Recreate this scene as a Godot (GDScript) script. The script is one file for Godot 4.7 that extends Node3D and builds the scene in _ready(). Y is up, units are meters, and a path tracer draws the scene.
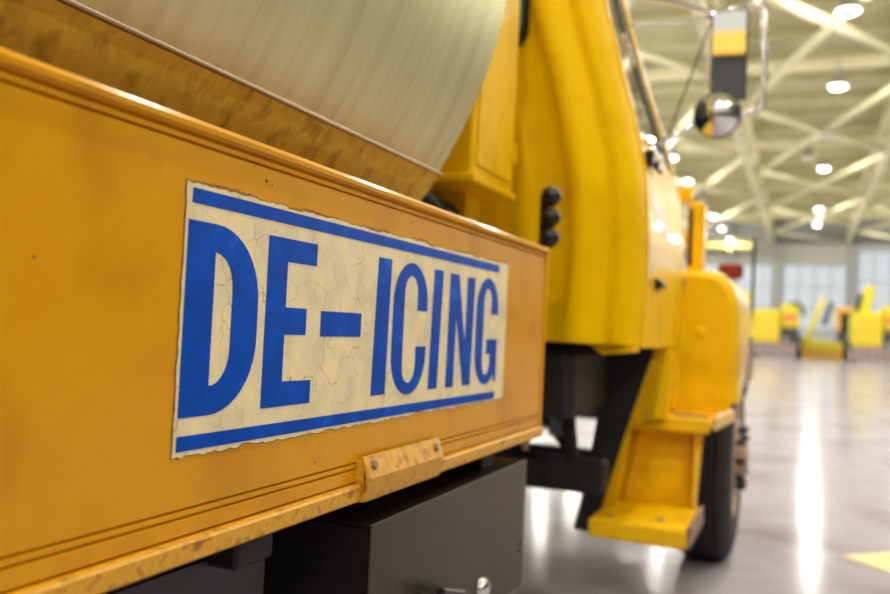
extends Node3D
# An airport de-icing truck parked in a large lit hall, seen from close beside its deck.
# Axes: the truck and the hall run along -Z; X is to the right; Y is up.

const TRUCK := Vector3(-1.6, 0, 0)
const PX := -0.56          # outer face of the deck side panel
var M := {}
var used := {}
var rng := RandomNumberGenerator.new()

# ---------------------------------------------------------------- helpers
func numbered(called: String) -> String:
	var n: int = used.get(called, 0)
	used[called] = n + 1
	return called if n == 0 else "%s_%03d" % [called, n]

func mb() -> SurfaceTool:
	var st := SurfaceTool.new()
	st.begin(Mesh.PRIMITIVE_TRIANGLES)
	st.set_smooth_group(-1)
	return st

func build(st: SurfaceTool, called: String, m: Material, parent: Node = null, label := "") -> MeshInstance3D:
	st.generate_normals()
	var o := MeshInstance3D.new()
	o.mesh = st.commit()
	o.material_override = m
	return place(o, called, parent, label)

func place(o: MeshInstance3D, called: String, parent: Node = null, label := "") -> MeshInstance3D:
	if parent == null:
		o.name = numbered(called)
		add_child(o)
	else:
		o.name = called
		parent.add_child(o, true)
	if label != "":
		o.set_meta("label", label)
	return o

# a part of a thing whose node stands at "at": geometry given in world axes
func part(st: SurfaceTool, called: String, m: Material, parent: Node3D, label := "") -> MeshInstance3D:
	var o := build(st, called, m, parent, label)
	if parent.get_parent() == self and not parent is MeshInstance3D:
		o.position = -parent.position
	return o

func thing(called: String, label: String, category: String, at := Vector3.ZERO, group := "") -> Node3D:
	var o := Node3D.new()
	o.name = numbered(called)
	add_child(o)
	o.position = at
	tag(o, label, category, group)
	return o

func tag(o: Node, label: String, category: String, group := "") -> void:
	o.set_meta("label", label)
	o.set_meta("category", category)
	if group != "":
		o.set_meta("group", group)

func structure(called: String, label: String, category: String) -> Node3D:
	var o := thing(called, label, category)
	o.set_meta("kind", "structure")
	return o

func tri(st: SurfaceTool, a: Vector3, b: Vector3, c: Vector3) -> void:   # counter-clockwise seen from outside
	st.add_vertex(a); st.add_vertex(c); st.add_vertex(b)

func quad(st: SurfaceTool, a: Vector3, b: Vector3, c: Vector3, d: Vector3) -> void:
	tri(st, a, b, c); tri(st, a, c, d)

func tri_out(st: SurfaceTool, a: Vector3, b: Vector3, c: Vector3, mid: Vector3) -> void:
	if (b - a).cross(c - a).dot((a + b + c) / 3.0 - mid) >= 0.0:
		tri(st, a, b, c)
	else:
		tri(st, a, c, b)

func quad_out(st: SurfaceTool, a: Vector3, b: Vector3, c: Vector3, d: Vector3, mid: Vector3) -> void:
	tri_out(st, a, b, c, mid); tri_out(st, a, c, d, mid)

# bevelled box
func bx(st: SurfaceTool, c: Vector3, size: Vector3, bev := 0.004, basis := Basis()) -> void:
	var h := size / 2.0
	bev = minf(bev, minf(h.x, minf(h.y, h.z)) * 0.45)
	for ax in 3:
		var b := (ax + 1) % 3
		var d := (ax + 2) % 3
		for s in [-1.0, 1.0]:
			var q := []
			for k in [[-1, -1], [1, -1], [1, 1], [-1, 1]]:
				var v := Vector3()
				v[ax] = s * h[ax]
				v[b] = k[0] * (h[b] - bev)
				v[d] = k[1] * (h[d] - bev)
				q.append(c + basis * v)
			quad_out(st, q[0], q[1], q[2], q[3], c)
			for t in [-1.0, 1.0]:            # edge between face ax,s and face b,t
				var e := []
				for k in [-1.0, 1.0]:
					var v := Vector3(); v[ax] = s * h[ax]; v[b] = t * (h[b] - bev); v[d] = k * (h[d] - bev)
					var w := Vector3(); w[ax] = s * (h[ax] - bev); w[b] = t * h[b]; w[d] = k * (h[d] - bev)
					e.append([c + basis * v, c + basis * w])
				quad_out(st, e[0][0], e[1][0], e[1][1], e[0][1], c)
	for sx in [-1.0, 1.0]:
		for sy in [-1.0, 1.0]:
			for sz in [-1.0, 1.0]:
				var s3 := Vector3(sx, sy, sz)
				var p := []
				for ax in 3:
					var v := (h - Vector3.ONE * bev) * s3
					v[ax] = s3[ax] * h[ax]
					p.append(c + basis * v)
				tri_out(st, p[0], p[1], p[2], c)

func span(st: SurfaceTool, lo: Vector3, hi: Vector3, bev := 0.004) -> void:
	bx(st, (lo + hi) / 2.0, (hi - lo).abs(), bev)

# bar between two points, w wide and h high
func bar(st: SurfaceTool, a: Vector3, b: Vector3, w: float, h: float, bev := 0.004) -> void:
	var z := (b - a).normalized()
	var up := Vector3.UP if absf(z.y) < 0.95 else Vector3.RIGHT
	var x := up.cross(z).normalized()
	bx(st, (a + b) / 2.0, Vector3(w, h, a.distance_to(b)), bev, Basis(x, z.cross(x), z))

func area(p: PackedVector2Array) -> float:
	var s := 0.0
	for i in p.size():
		var q := p[(i + 1) % p.size()]
		s += p[i].x * q.y - q.x * p[i].y
	return s / 2.0

# polygon in the plane (ea, eb) at o, thickened along en (en = ea x eb) by depth; uv from the rectangle given
func prism(st: SurfaceTool, poly: PackedVector2Array, o: Vector3, ea: Vector3, eb: Vector3, en: Vector3, depth: float, uvr := Rect2(0, 0, 1, 1)) -> void:
	if area(poly) < 0.0:
		poly.reverse()
	var flip := ea.cross(eb).dot(en) < 0.0
	var at := func(p: Vector2, e: float): return o + ea * p.x + eb * p.y + en * e
	var uv := func(p: Vector2): return Vector2((p.x - uvr.position.x) / uvr.size.x, 1.0 - (p.y - uvr.position.y) / uvr.size.y)
	var put := func(a: Vector2, ea_: float, b: Vector2, eb_: float, c: Vector2, ec_: float):
		var l := [[a, ea_], [c, ec_], [b, eb_]] if not flip else [[a, ea_], [b, eb_], [c, ec_]]
		for v in l:
			st.set_uv(uv.call(v[0]))
			st.add_vertex(at.call(v[0], v[1]))
	var idx := Geometry2D.triangulate_polygon(poly)
	for i in range(0, idx.size(), 3):
		var a := poly[idx[i]]; var b := poly[idx[i + 1]]; var c := poly[idx[i + 2]]
		if (b - a).cross(c - a) < 0.0:
			var t := b; b = c; c = t
		put.call(a, depth, b, depth, c, depth)
		put.call(a, 0.0, c, 0.0, b, 0.0)
	for i in poly.size():
		var a := poly[i]; var b := poly[(i + 1) % poly.size()]
		put.call(a, 0.0, b, 0.0, b, depth)
		put.call(a, 0.0, b, depth, a, depth)

# tube along points
func tube(st: SurfaceTool, pts: Array, r: float, sides := 12, caps := true) -> void:
	st.set_smooth_group(1)
	var rings := []
	var n := pts.size()
	var ref := Vector3.UP
	var prev_x := Vector3.ZERO
	for i in n:
		var d: Vector3 = ((pts[mini(i + 1, n - 1)] as Vector3) - (pts[maxi(i - 1, 0)] as Vector3)).normalized()
		if prev_x == Vector3.ZERO:
			ref = Vector3.UP if absf(d.y) < 0.9 else Vector3.RIGHT
			prev_x = ref.cross(d).normalized()
		var x := (prev_x - d * prev_x.dot(d)).normalized()
		var y := d.cross(x)
		prev_x = x
		var ring := []
		for k in sides:
			var a := TAU * k / sides
			ring.append((pts[i] as Vector3) + (x * cos(a) + y * sin(a)) * r)
		rings.append(ring)
	for i in n - 1:
		for k in sides:
			var j := (k + 1) % sides
			quad(st, rings[i][k], rings[i][j], rings[i + 1][j], rings[i + 1][k])
	st.set_smooth_group(-1)
	if caps:
		for k in sides:
			var j := (k + 1) % sides
			tri(st, pts[0], rings[0][j], rings[0][k])
			tri(st, pts[n - 1], rings[n - 1][k], rings[n - 1][j])

# profile of (radius, height) turned about an axis
func lathe(st: SurfaceTool, prof: Array, o: Vector3, axis: Vector3, sides := 32, smooth := true) -> void:
	var z := axis.normalized()
	var ref := Vector3.UP if absf(z.y) < 0.9 else Vector3.RIGHT
	var x := ref.cross(z).normalized()
	var y := z.cross(x)
	st.set_smooth_group(1 if smooth else -1)
	for i in prof.size() - 1:
		var p: Vector2 = prof[i]; var q: Vector2 = prof[i + 1]
		for k in sides:
			var a := TAU * k / sides; var b := TAU * (k + 1) / sides
			var da := x * cos(a) + y * sin(a); var db := x * cos(b) + y * sin(b)
			var p0 := o + da * p.x + z * p.y; var p1 := o + db * p.x + z * p.y
			var q0 := o + da * q.x + z * q.y; var q1 := o + db * q.x + z * q.y
			if p.x > 1e-5 or q.x > 1e-5:
				if p.x < 1e-5: tri(st, p0, q1, q0)
				elif q.x < 1e-5: tri(st, p0, p1, q0)
				else: quad(st, p0, p1, q1, q0)
	st.set_smooth_group(-1)

# grid of rows of points; outward side chosen by "mid"
func sheet(st: SurfaceTool, rows: Array, smooth := true) -> void:
	st.set_smooth_group(2 if smooth else -1)
	for i in rows.size() - 1:
		for k in rows[i].size() - 1:
			quad(st, rows[i][k], rows[i][k + 1], rows[i + 1][k + 1], rows[i + 1][k])
	st.set_smooth_group(-1)

func arc(c: Vector2, rx: float, ry: float, a0: float, a1: float, n := 10) -> Array:
	var out := []
	for i in n + 1:
		var a := deg_to_rad(lerpf(a0, a1, float(i) / n))
		out.append(c + Vector2(cos(a) * rx, sin(a) * ry))
	return out

func ribbon(outer: Array, inner: Array) -> PackedVector2Array:
	var p := PackedVector2Array()
	for v in outer: p.append(v)
	for i in range(inner.size() - 1, -1, -1): p.append(inner[i])
	return p

func rect(x0: float, y0: float, x1: float, y1: float) -> PackedVector2Array:
	return PackedVector2Array([Vector2(x0, y0), Vector2(x1, y0), Vector2(x1, y1), Vector2(x0, y1)])

# ---------------------------------------------------------------- materials
func noise_tex(freq: float, ramp: Array, seed_: int, size := 512, octaves := 4, stretch := Vector2i(1, 1)) -> NoiseTexture2D:
	var n := FastNoiseLite.new()
	n.noise_type = FastNoiseLite.TYPE_SIMPLEX_SMOOTH
	n.seed = seed_
	n.frequency = freq
	n.fractal_octaves = octaves
	var t := NoiseTexture2D.new()
	t.width = size * stretch.x
	t.height = size * stretch.y
	t.seamless = true
	t.noise = n
	var g := Gradient.new()
	var offs := PackedFloat32Array(); var cols := PackedColorArray()
	for r in ramp:
		offs.append(r[0]); cols.append(r[1])
	g.offsets = offs; g.colors = cols
	t.color_ramp = g
	return t

func mat(called: String, c: Color, rough: float, metal := 0.0) -> StandardMaterial3D:
	var m := StandardMaterial3D.new()
	m.resource_name = called
	m.albedo_color = c
	m.roughness = rough
	m.metallic = metal
	M[called] = m
	return m

func grain(m: StandardMaterial3D, t: Texture2D, scale: Vector3, world := true) -> StandardMaterial3D:
	m.albedo_texture = t
	m.uv1_triplanar = true
	m.uv1_world_triplanar = world
	m.uv1_scale = scale
	return m

func rgb8(r: int, g: int, b: int) -> Color:
	return Color(r / 255.0, g / 255.0, b / 255.0)

func make_materials() -> void:
	var g := func(v: float) -> Color: return Color(v, v, v)
	var w := Color.WHITE
	var paint_tone := noise_tex(0.006, [[0.0, Color(0.9, 0.86, 0.8)], [0.45, w], [0.75, Color(1, 0.985, 0.95)], [1.0, Color(0.93, 0.9, 0.86)]], 3, 512, 5)
	var rust := noise_tex(0.012, [[0.0, Color(0.42, 0.3, 0.2)], [0.22, Color(0.66, 0.52, 0.38)], [0.4, Color(0.92, 0.88, 0.8)], [0.7, w], [0.9, Color(0.88, 0.8, 0.7)], [1.0, Color(0.6, 0.48, 0.38)]], 8, 512, 6)
	var rust_soft := noise_tex(0.02, [[0.0, Color(0.62, 0.54, 0.44)], [0.25, Color(0.84, 0.78, 0.7)], [0.45, w], [1.0, Color(0.9, 0.87, 0.82)]], 41, 512, 6)
	var p := grain(mat("panel_paint", rgb8(212, 149, 0), 0.42), paint_tone, Vector3(1.1, 1.1, 1.1))
	p.clearcoat_enabled = true; p.clearcoat = 0.4; p.clearcoat_roughness = 0.14; p.metallic_specular = 0.15
	var c := grain(mat("cab_paint", rgb8(244, 194, 0), 0.4), paint_tone, Vector3(0.7, 0.7, 0.7))
	c.clearcoat_enabled = true; c.metallic_specular = 0.25; c.clearcoat = 0.45; c.clearcoat_roughness = 0.025
	grain(mat("cab_back_paint", rgb8(236, 190, 0), 0.48), paint_tone, Vector3(0.7, 0.7, 0.7)).metallic_specular = 0.15
	var s := grain(mat("step_paint", rgb8(250, 196, 0), 0.45), paint_tone, Vector3(1.5, 1.5, 1.5))
	s.clearcoat_enabled = true; s.metallic_specular = 0.3; s.clearcoat = 0.3; s.clearcoat_roughness = 0.2
	grain(mat("lip_paint", rgb8(212, 156, 26), 0.5), rust_soft, Vector3(3.2, 3.2, 3.2))
	grain(mat("worn_steel", rgb8(150, 122, 104), 0.5, 0.3), rust, Vector3(5, 5, 5))
	mat("chip", rgb8(74, 44, 22), 0.8)
	mat("cream_edge", rgb8(222, 182, 112), 0.6)
	grain(mat("outline_brown", rgb8(150, 106, 18), 0.8), rust, Vector3(7, 7, 7))
	# tank: brushed stainless with streaks round the barrel
	var streak := noise_tex(0.02, [[0.0, Color(0.86, 0.84, 0.79)], [0.5, Color(0.92, 0.91, 0.88)], [1.0, Color(0.95, 0.95, 0.93)]], 21, 512, 4)
	var t := mat("tank_steel", rgb8(224, 219, 174), 0.45, 1.0)
	t.albedo_texture = streak
	t.uv1_scale = Vector3(2.3, 0.12, 1)
	t.anisotropy_enabled = true; t.anisotropy = 0.35
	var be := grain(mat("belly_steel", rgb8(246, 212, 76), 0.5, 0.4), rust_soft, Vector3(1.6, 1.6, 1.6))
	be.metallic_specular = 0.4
	mat("seam_steel", rgb8(176, 158, 130), 0.4, 0.9)
	mat("bright_steel", rgb8(210, 206, 198), 0.22, 1.0)
	var bs := grain(mat("box_steel", rgb8(78, 70, 64), 0.42, 0.85), noise_tex(0.004, [[0.0, Color(0.8, 0.8, 0.78)], [1.0, w]], 5, 256, 4), Vector3(1, 1, 1))
	bs.metallic_specular = 0.5
	mat("chrome", rgb8(225, 225, 225), 0.08, 1.0)
	mat("mirror", rgb8(240, 240, 240), 0.01, 1.0)
	mat("aluminium", rgb8(200, 200, 196), 0.3, 0.9)
	mat("black_rubber", rgb8(24, 23, 23), 0.55)
	grain(mat("tyre", rgb8(46, 43, 42), 0.8), noise_tex(0.03, [[0.0, Color(0.7, 0.68, 0.66)], [1.0, w]], 31, 256, 3), Vector3(3, 3, 3))
	mat("black_plastic", rgb8(13, 13, 14), 0.4)
	grain(mat("chassis", rgb8(19, 17, 16), 0.6), rust, Vector3(2, 2, 2))
	grain(mat("rim", rgb8(190, 165, 148), 0.5), rust, Vector3(4, 4, 4))
	mat("nut", rgb8(36, 32, 30), 0.4, 0.6)
	mat("decal_violet", rgb8(168, 128, 120), 0.4)
	var gl := mat("window_glass", Color(0.05, 0.08, 0.09, 0.93), 0.02)
	gl.transparency = BaseMaterial3D.TRANSPARENCY_ALPHA
	gl.metallic_specular = 0.7
	mat("rear_glass", rgb8(64, 150, 152), 0.05)
	mat("dark_interior", rgb8(38, 36, 34), 0.8)
	# hall
	var fl := grain(mat("floor", rgb8(170, 163, 172), 0.16), noise_tex(0.01, [[0.0, Color(0.84, 0.8, 0.78)], [0.4, Color(0.95, 0.94, 0.94)], [0.7, w], [1.0, Color(0.9, 0.88, 0.88)]], 14, 512, 6), Vector3(0.16, 0.16, 0.16))
	fl.roughness_texture = noise_tex(0.02, [[0.0, g.call(0.75)], [1.0, w]], 15, 512, 5)
	fl.metallic_specular = 0.09
	mat("floor_stripe", rgb8(214, 186, 40), 0.4)
	mat("joint", rgb8(112, 110, 108), 0.7)
	grain(mat("deck", rgb8(196, 192, 148), 0.7), noise_tex(0.01, [[0.0, Color(0.9, 0.9, 0.88)], [1.0, w]], 17, 256, 3), Vector3(0.1, 0.1, 0.1))
	mat("beam", rgb8(214, 208, 168), 0.55)
	mat("wall_white", rgb8(166, 169, 170), 0.6)
	mat("wall_grey", rgb8(160, 160, 150), 0.7)
	mat("wall_dark", rgb8(70, 68, 64), 0.7)
	mat("door_black", rgb8(34, 34, 36), 0.6)
	mat("column", rgb8(150, 150, 144), 0.5)
	mat("frame_grey", rgb8(150, 154, 156), 0.5)
	mat("red", rgb8(116, 12, 16), 0.5)
	var wp := mat("lit_window", rgb8(132, 138, 142), 0.5)
	wp.emission_enabled = true; wp.emission = rgb8(232, 242, 255); wp.emission_energy_multiplier = 0.32
	var ln := mat("lit_lens", rgb8(255, 250, 236), 0.3)
	ln.emission_enabled = true; ln.emission = rgb8(255, 252, 244); ln.emission_energy_multiplier = 9.0
	mat("dull_lens", rgb8(200, 200, 190), 0.3)
	mat("ballast", rgb8(190, 192, 190), 0.4, 0.4)
	# far machines
	mat("machine_yellow", rgb8(214, 198, 16), 0.45)
	mat("crane_yellow", rgb8(214, 202, 110), 0.5)
	mat("machine_amber", rgb8(226, 176, 60), 0.5)
	mat("machine_dark", rgb8(52, 50, 54), 0.6)
	mat("machine_grey", rgb8(120, 134, 138), 0.5)
	mat("machine_white", rgb8(204, 176, 172), 0.5)
	mat("machine_red", rgb8(196, 70, 60), 0.5)
	mat("brush", rgb8(96, 88, 90), 0.9)

# sticker: cracked cream film and the same film printed blue
func make_sticker_textures() -> void:
	var wd := 1536; var ht := 424
	var warp := FastNoiseLite.new(); warp.seed = 4; warp.frequency = 0.011; warp.fractal_octaves = 3
	var fade := FastNoiseLite.new(); fade.seed = 9; fade.frequency = 0.006
	var tone := FastNoiseLite.new(); tone.seed = 12; tone.frequency = 0.01; tone.fractal_octaves = 5
	var cell := 62.0
	var pts := {}
	rng.seed = 77
	for j in range(-2, 12):
		for i in range(-2, 30):
			pts[Vector2i(i, j)] = Vector2((i + rng.randf_range(0.05, 0.95)) * cell, (j + rng.randf_range(0.05, 0.95)) * cell)
	var cream := PackedByteArray(); cream.resize(wd * ht * 3)
	var blue := PackedByteArray(); blue.resize(wd * ht * 3)
	var cb := Vector3(226, 211, 172); var cc := Vector3(148, 116, 70)
	var bb := Vector3(0, 72, 176); var bc := Vector3(10, 50, 120)
	for y in ht:
		for x in wd:
			var q := Vector2(x + warp.get_noise_2d(x, y) * 26.0, (y + warp.get_noise_2d(x + 900, y) * 26.0) * 0.8)
			var gi := floori(q.x / cell); var gj := floori(q.y / cell)
			var f1 := 1e9; var f2 := 1e9
			for dj in [-1, 0, 1]:
				for di in [-1, 0, 1]:
					var d: float = q.distance_squared_to(pts[Vector2i(gi + di, gj + dj)])
					if d < f1:
						f2 = f1; f1 = d
					elif d < f2:
						f2 = d
			var e := sqrt(f2) - sqrt(f1)
			var seen := clampf(fade.get_noise_2d(x, y) * 2.4 + 0.62, 0.0, 1.0)
			var k := clampf(1.0 - e / 2.0, 0.0, 1.0) * seen
			var tn := tone.get_noise_2d(x, y)
			var a := cb * (1.0 + 0.09 * tn) + Vector3(0, -4, -14) * clampf(tn * 2.0, 0, 1)
			a = a.lerp(cc, k * 0.6)
			var b := bb * (1.0 + 0.16 * tn)
			b = b.lerp(bc, k * 0.7)
			if tn > 0.42: b = b.lerp(Vector3(60, 120, 196), (tn - 0.42) * 2.0)
			var o := (y * wd + x) * 3
			for n in 3:
				cream[o + n] = clampi(int(a[n]), 0, 255)
				blue[o + n] = clampi(int(b[n]), 0, 255)
	for kind in [["sticker_cream", cream], ["sticker_blue", blue]]:
		var m := mat(kind[0], Color.WHITE, 0.5)
		m.albedo_texture = ImageTexture.create_from_image(Image.create_from_data(wd, ht, false, Image.FORMAT_RGB8, kind[1]))
		m.metallic_specular = 0.18
		m.texture_repeat = false

# ---------------------------------------------------------------- the view and the light
func make_camera() -> void:
	var cam := Camera3D.new()
	cam.name = "camera"
	add_child(cam)
	var at := CameraAttributesPhysical.new()
	at.frustum_focal_length = 34.343
	at.frustum_focus_distance = 1.0
	at.frustum_near = 0.05
	at.frustum_far = 400.0
	at.exposure_aperture = 3.3
	cam.attributes = at
	cam.fov = rad_to_deg(2.0 * atan(297.0 / 850.0))
	cam.near = 0.05
	cam.far = 400.0
	cam.transform = Transform3D(Basis(Vector3(0.92054, 0.04792, -0.38769), Vector3(-0.03144, 0.99832, 0.04873), Vector3(0.38938, -0.03267, 0.9205)).orthonormalized(), Vector3(0, 1.08, 0))
	cam.current = true

func make_environment() -> void:
	var env := Environment.new()
	env.background_mode = Environment.BG_COLOR
	env.background_color = Color(0.6, 0.65, 0.7)
	env.tonemap_mode = Environment.TONE_MAPPER_LINEAR
	env.tonemap_exposure = 1.22
	env.sdfgi_enabled = true
	env.ssao_enabled = true
	env.ssil_enabled = true
	var we := WorldEnvironment.new()
	we.name = "environment"
	we.environment = env
	add_child(we)

const LAMP_ENERGY := 19.0
const WINDOW_ENERGY := 0.08

func window_light(at: Vector3, size: Vector2) -> void:
	var l := AreaLight3D.new()
	l.name = "window_daylight"
	add_child(l, true)
	l.position = at
	l.rotation.y = PI       # an area light shines along its -Z: turn it towards +Z
	l.area_size = size
	l.area_normalize_energy = false
	l.light_color = rgb8(232, 242, 255)
	l.light_energy = WINDOW_ENERGY
	l.shadow_enabled = true
	l.set("area_range", 150.0)

# ---------------------------------------------------------------- the hall
const X0 := -28.0
const X1 := 22.0
const Z0 := -86.0
const Z1 := 16.0
const TOP := 12.6

func make_hall() -> void:
	var f := structure("floor", "pale polished concrete floor of the hall", "floor")
	var st := mb(); span(st, Vector3(X0, -0.3, Z0), Vector3(X1, 0, Z1), 0.0)
	part(st, "slab", M.floor, f)
	# joint that crosses the floor
	st = mb(); bar(st, Vector3(-6.0, 0.0, -3.35), Vector3(9.0, 0.0, -30.0), 0.03, 0.004, 0.001)
	part(st, "joint_filler", M.joint, f)
	var cl := structure("ceiling", "beige steel roof deck with purlins and crossing braces", "ceiling")
	st = mb(); span(st, Vector3(X0, TOP, Z0), Vector3(X1, TOP + 0.3, Z1), 0.0)
	part(st, "roof_deck", M.deck, cl)
	for i in 34:
		var z := Z1 - 1.5 - i * 3.0
		st = mb(); span(st, Vector3(X0, TOP - 0.28, z - 0.09), Vector3(X1, TOP - 0.001, z + 0.09), 0.01)
		part(st, "purlin", M.deck, cl)
	for k in 8:                                   # chords along the hall
		var x := -2.95 + (k - 4) * 6.35
		st = mb(); span(st, Vector3(x - 0.17, 10.1, Z0 + 0.3), Vector3(x + 0.17, 10.42, Z1 - 0.3), 0.02)
		part(st, "chord", M.beam, cl)
		st = mb(); span(st, Vector3(x - 0.13, TOP - 0.62, Z0 + 0.3), Vector3(x + 0.13, TOP - 0.285, Z1 - 0.3), 0.02)
		part(st, "top_chord", M.beam, cl)
		for i in 15:
			var z := -26.0 + 40.8 - i * 6.8
			if z < Z0 + 3.0 or z > Z1 - 4.0: continue
			st = mb(); bar(st, Vector3(x, 10.4, z), Vector3(x, TOP - 0.5, z - 3.4), 0.14, 0.14)
			part(st, "web", M.beam, cl)
			st = mb(); bar(st, Vector3(x, TOP - 0.5, z - 3.4), Vector3(x, 10.4, z - 6.6), 0.14, 0.14)
			part(st, "web", M.beam, cl)
	for k in range(-3, 4):                        # crossing braces between the chords
		for j in range(-3, 5):
			var c := Vector3(0.62 + 6.35 * k, 10.22, -26.0 - 13.6 * j)
			var ends := [[Vector3(-3.3, 0, 4.7), Vector3(2.9, 0, -5.1)], [Vector3(2.9, 0, 8.6), Vector3(-3.3, 0, -9.8)]]
			for e in ends:
				var a: Vector3 = c + e[0]; var b: Vector3 = c + e[1]
				if maxf(a.z, b.z) > Z1 - 0.5 or minf(a.z, b.z) < Z0 + 0.5 or minf(a.x, b.x) < X0 or maxf(a.x, b.x) > X1: continue
				st = mb(); bar(st, a, b, 0.24, 0.22, 0.015)
				part(st, "brace", M.beam, cl)
	for i in 8:                                   # cross beams
		var z := -34.0 + 40.8 - i * 13.6
		st = mb(); span(st, Vector3(X0, 11.2, z - 0.14), Vector3(X1, 11.6, z + 0.14), 0.02)
		part(st, "cross_beam", M.beam, cl)
	# walls
	var wf := structure("wall_far", "white far wall of the hall behind the yellow machines", "wall")
	st = mb(); span(st, Vector3(X0, 0, Z0 - 0.3), Vector3(X1, TOP, Z0), 0.0)
	part(st, "wall_sheet", M.wall_white, wf)
	st = mb(); span(st, Vector3(X0, 8.5, Z0), Vector3(3.9, 10.1, Z0 + 0.12), 0.01)
	part(st, "upper_band", M.wall_grey, wf)
	for x in [-24.0, -18.0, -12.0, -6.5, -2.4, 3.95, 10.2, 16.5]:
		st = mb(); span(st, Vector3(x - 0.18, 0, Z0 + 0.12), Vector3(x + 0.18, TOP - 0.4, Z0 + 0.62), 0.02)
		part(st, "column", M.column, wf)
	var n := 1
	for b in [[-23.5, -18.6], [-17.5, -12.6], [-11.5, -7.0], [-6.0, -2.9], [-1.9, 3.5], [4.4, 9.7], [10.7, 16.0]]:
		var w := structure("window_%d" % n, "translucent daylight panel in the far wall", "window")
		n += 1
		var lo: float = 1.2 if b[0] > 4.0 else 2.2
		var hi: float = 9.6 if b[0] > 4.0 else 8.2
		var cols := 4; var rows := 3
		var pw: float = (b[1] - b[0]) / cols; var ph := (hi - lo) / rows
		for i in cols:
			for j in rows:
				st = mb(); span(st, Vector3(b[0] + i * pw + 0.04, lo + j * ph + 0.04, Z0 + 0.02), Vector3(b[0] + (i + 1) * pw - 0.04, lo + (j + 1) * ph - 0.04, Z0 + 0.1), 0.005)
				part(st, "pane", M.lit_window, w)
		for i in cols + 1:
			st = mb(); span(st, Vector3(b[0] + i * pw - 0.05, lo - 0.05, Z0 + 0.005), Vector3(b[0] + i * pw + 0.05, hi + 0.05, Z0 + 0.2), 0.01)
			part(st, "mullion", M.frame_grey, w)
		for j in rows + 1:
			st = mb(); span(st, Vector3(b[0], lo + j * ph - 0.05, Z0 + 0.005), Vector3(b[1], lo + j * ph + 0.05, Z0 + 0.18), 0.01)
			part(st, "rail", M.frame_grey, w)
		window_light(Vector3((b[0] + b[1]) / 2, (lo + hi) / 2, Z0 + 0.25), Vector2(b[1] - b[0], hi - lo))
	var wr := structure("wall_right", "wall along the right side of the hall", "wall")
	st = mb(); span(st, Vector3(X1, 0, Z0), Vector3(X1 + 0.3, TOP, Z1), 0.0)
	part(st, "wall_sheet", M.wall_dark, wr)
	var wl := structure("wall_left", "wall along the left side of the hall", "wall")
	st = mb(); span(st, Vector3(X0 - 0.3, 0, Z0), Vector3(X0, TOP, Z1), 0.0)
	part(st, "wall_sheet", M.wall_white, wl)
	var wb := structure("wall_back", "dark doors closing the hall behind the truck", "wall")
	st = mb(); span(st, Vector3(X0, 4.8, Z1), Vector3(X1, TOP, Z1 + 0.3), 0.0)
	part(st, "wall_sheet", M.wall_white, wb)
	st = mb(); span(st, Vector3(X0, 4.8, Z1 - 0.2), Vector3(X1, 5.35, Z1), 0.02)
	part(st, "lintel", M.machine_amber, wb)
	for k in 10:
		st = mb(); span(st, Vector3(X0 + k * 5.0 + 0.02, 0, Z1), Vector3(X0 + k * 5.0 + 4.98, 4.8, Z1 + 0.3), 0.01)
		part(st, "door_leaf", M.door_black, wb)
	# yellow crane girder under the roof at the far end
	var cr := thing("crane_girder", "yellow crane girder under the roof against the far wall", "crane", Vector3(-9, 9.4, -82))
	st = mb(); span(st, Vector3(-14, 9.5, -82.2), Vector3(-4.6, 9.8, -81.8), 0.03)
	part(st, "girder", M.crane_yellow, cr)
	st = mb(); span(st, Vector3(-14, 9.4, -82.35), Vector3(-4.6, 9.5, -81.65), 0.02)
	part(st, "bottom_flange", M.crane_yellow, cr)
	st = mb(); span(st, Vector3(-14, 9.8, -82.35), Vector3(-4.6, 9.9, -81.65), 0.02)
	part(st, "top_flange", M.crane_yellow, cr)
	for x in [-12.0, -6.5]:
		st = mb(); span(st, Vector3(x - 0.1, 9.1, -85.36), Vector3(x + 0.1, 9.4, -81.7), 0.02)
		part(st, "wall_bracket", M.crane_yellow, cr)
	# painted floor mark
	var fm := mb()
	prism(fm, PackedVector2Array([Vector2(0.22, 4.84), Vector2(0.44, 4.62), Vector2(1.9, 5.9), Vector2(1.75, 6.35)]), Vector3(0, 0, 0), Vector3.RIGHT, Vector3.FORWARD, Vector3.UP, 0.0025)
	tag(build(fm, "floor_marking", M.floor_stripe), "yellow painted stripe on the pale floor right of the truck", "marking")

func lamp_proto() -> Node3D:
	var o := Node3D.new()
	var st := mb(); tube(st, [Vector3(0, 0.62, 0), Vector3(0, 2.6, 0)], 0.02, 8)
	build(st, "hanger", M.ballast, o)
	st = mb(); lathe(st, [Vector2(0, 0.66), Vector2(0.11, 0.66), Vector2(0.13, 0.62), Vector2(0.13, 0.36), Vector2(0.09, 0.31), Vector2(0, 0.31)].map(func(v): return Vector2(v.x, v.y)), Vector3.ZERO, Vector3.UP, 16, false)
	build(st, "ballast", M.ballast, o)
	st = mb()
	lathe(st, [Vector2(0.12, 0.36), Vector2(0.21, 0.29), Vector2(0.265, 0.17), Vector2(0.295, 0.03), Vector2(0.305, 0.0), Vector2(0.293, 0.0), Vector2(0.28, 0.04), Vector2(0.25, 0.16), Vector2(0.2, 0.27), Vector2(0.11, 0.34)], Vector3.ZERO, Vector3.UP, 24)
	build(st, "reflector", M.aluminium, o)
	return o

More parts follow.
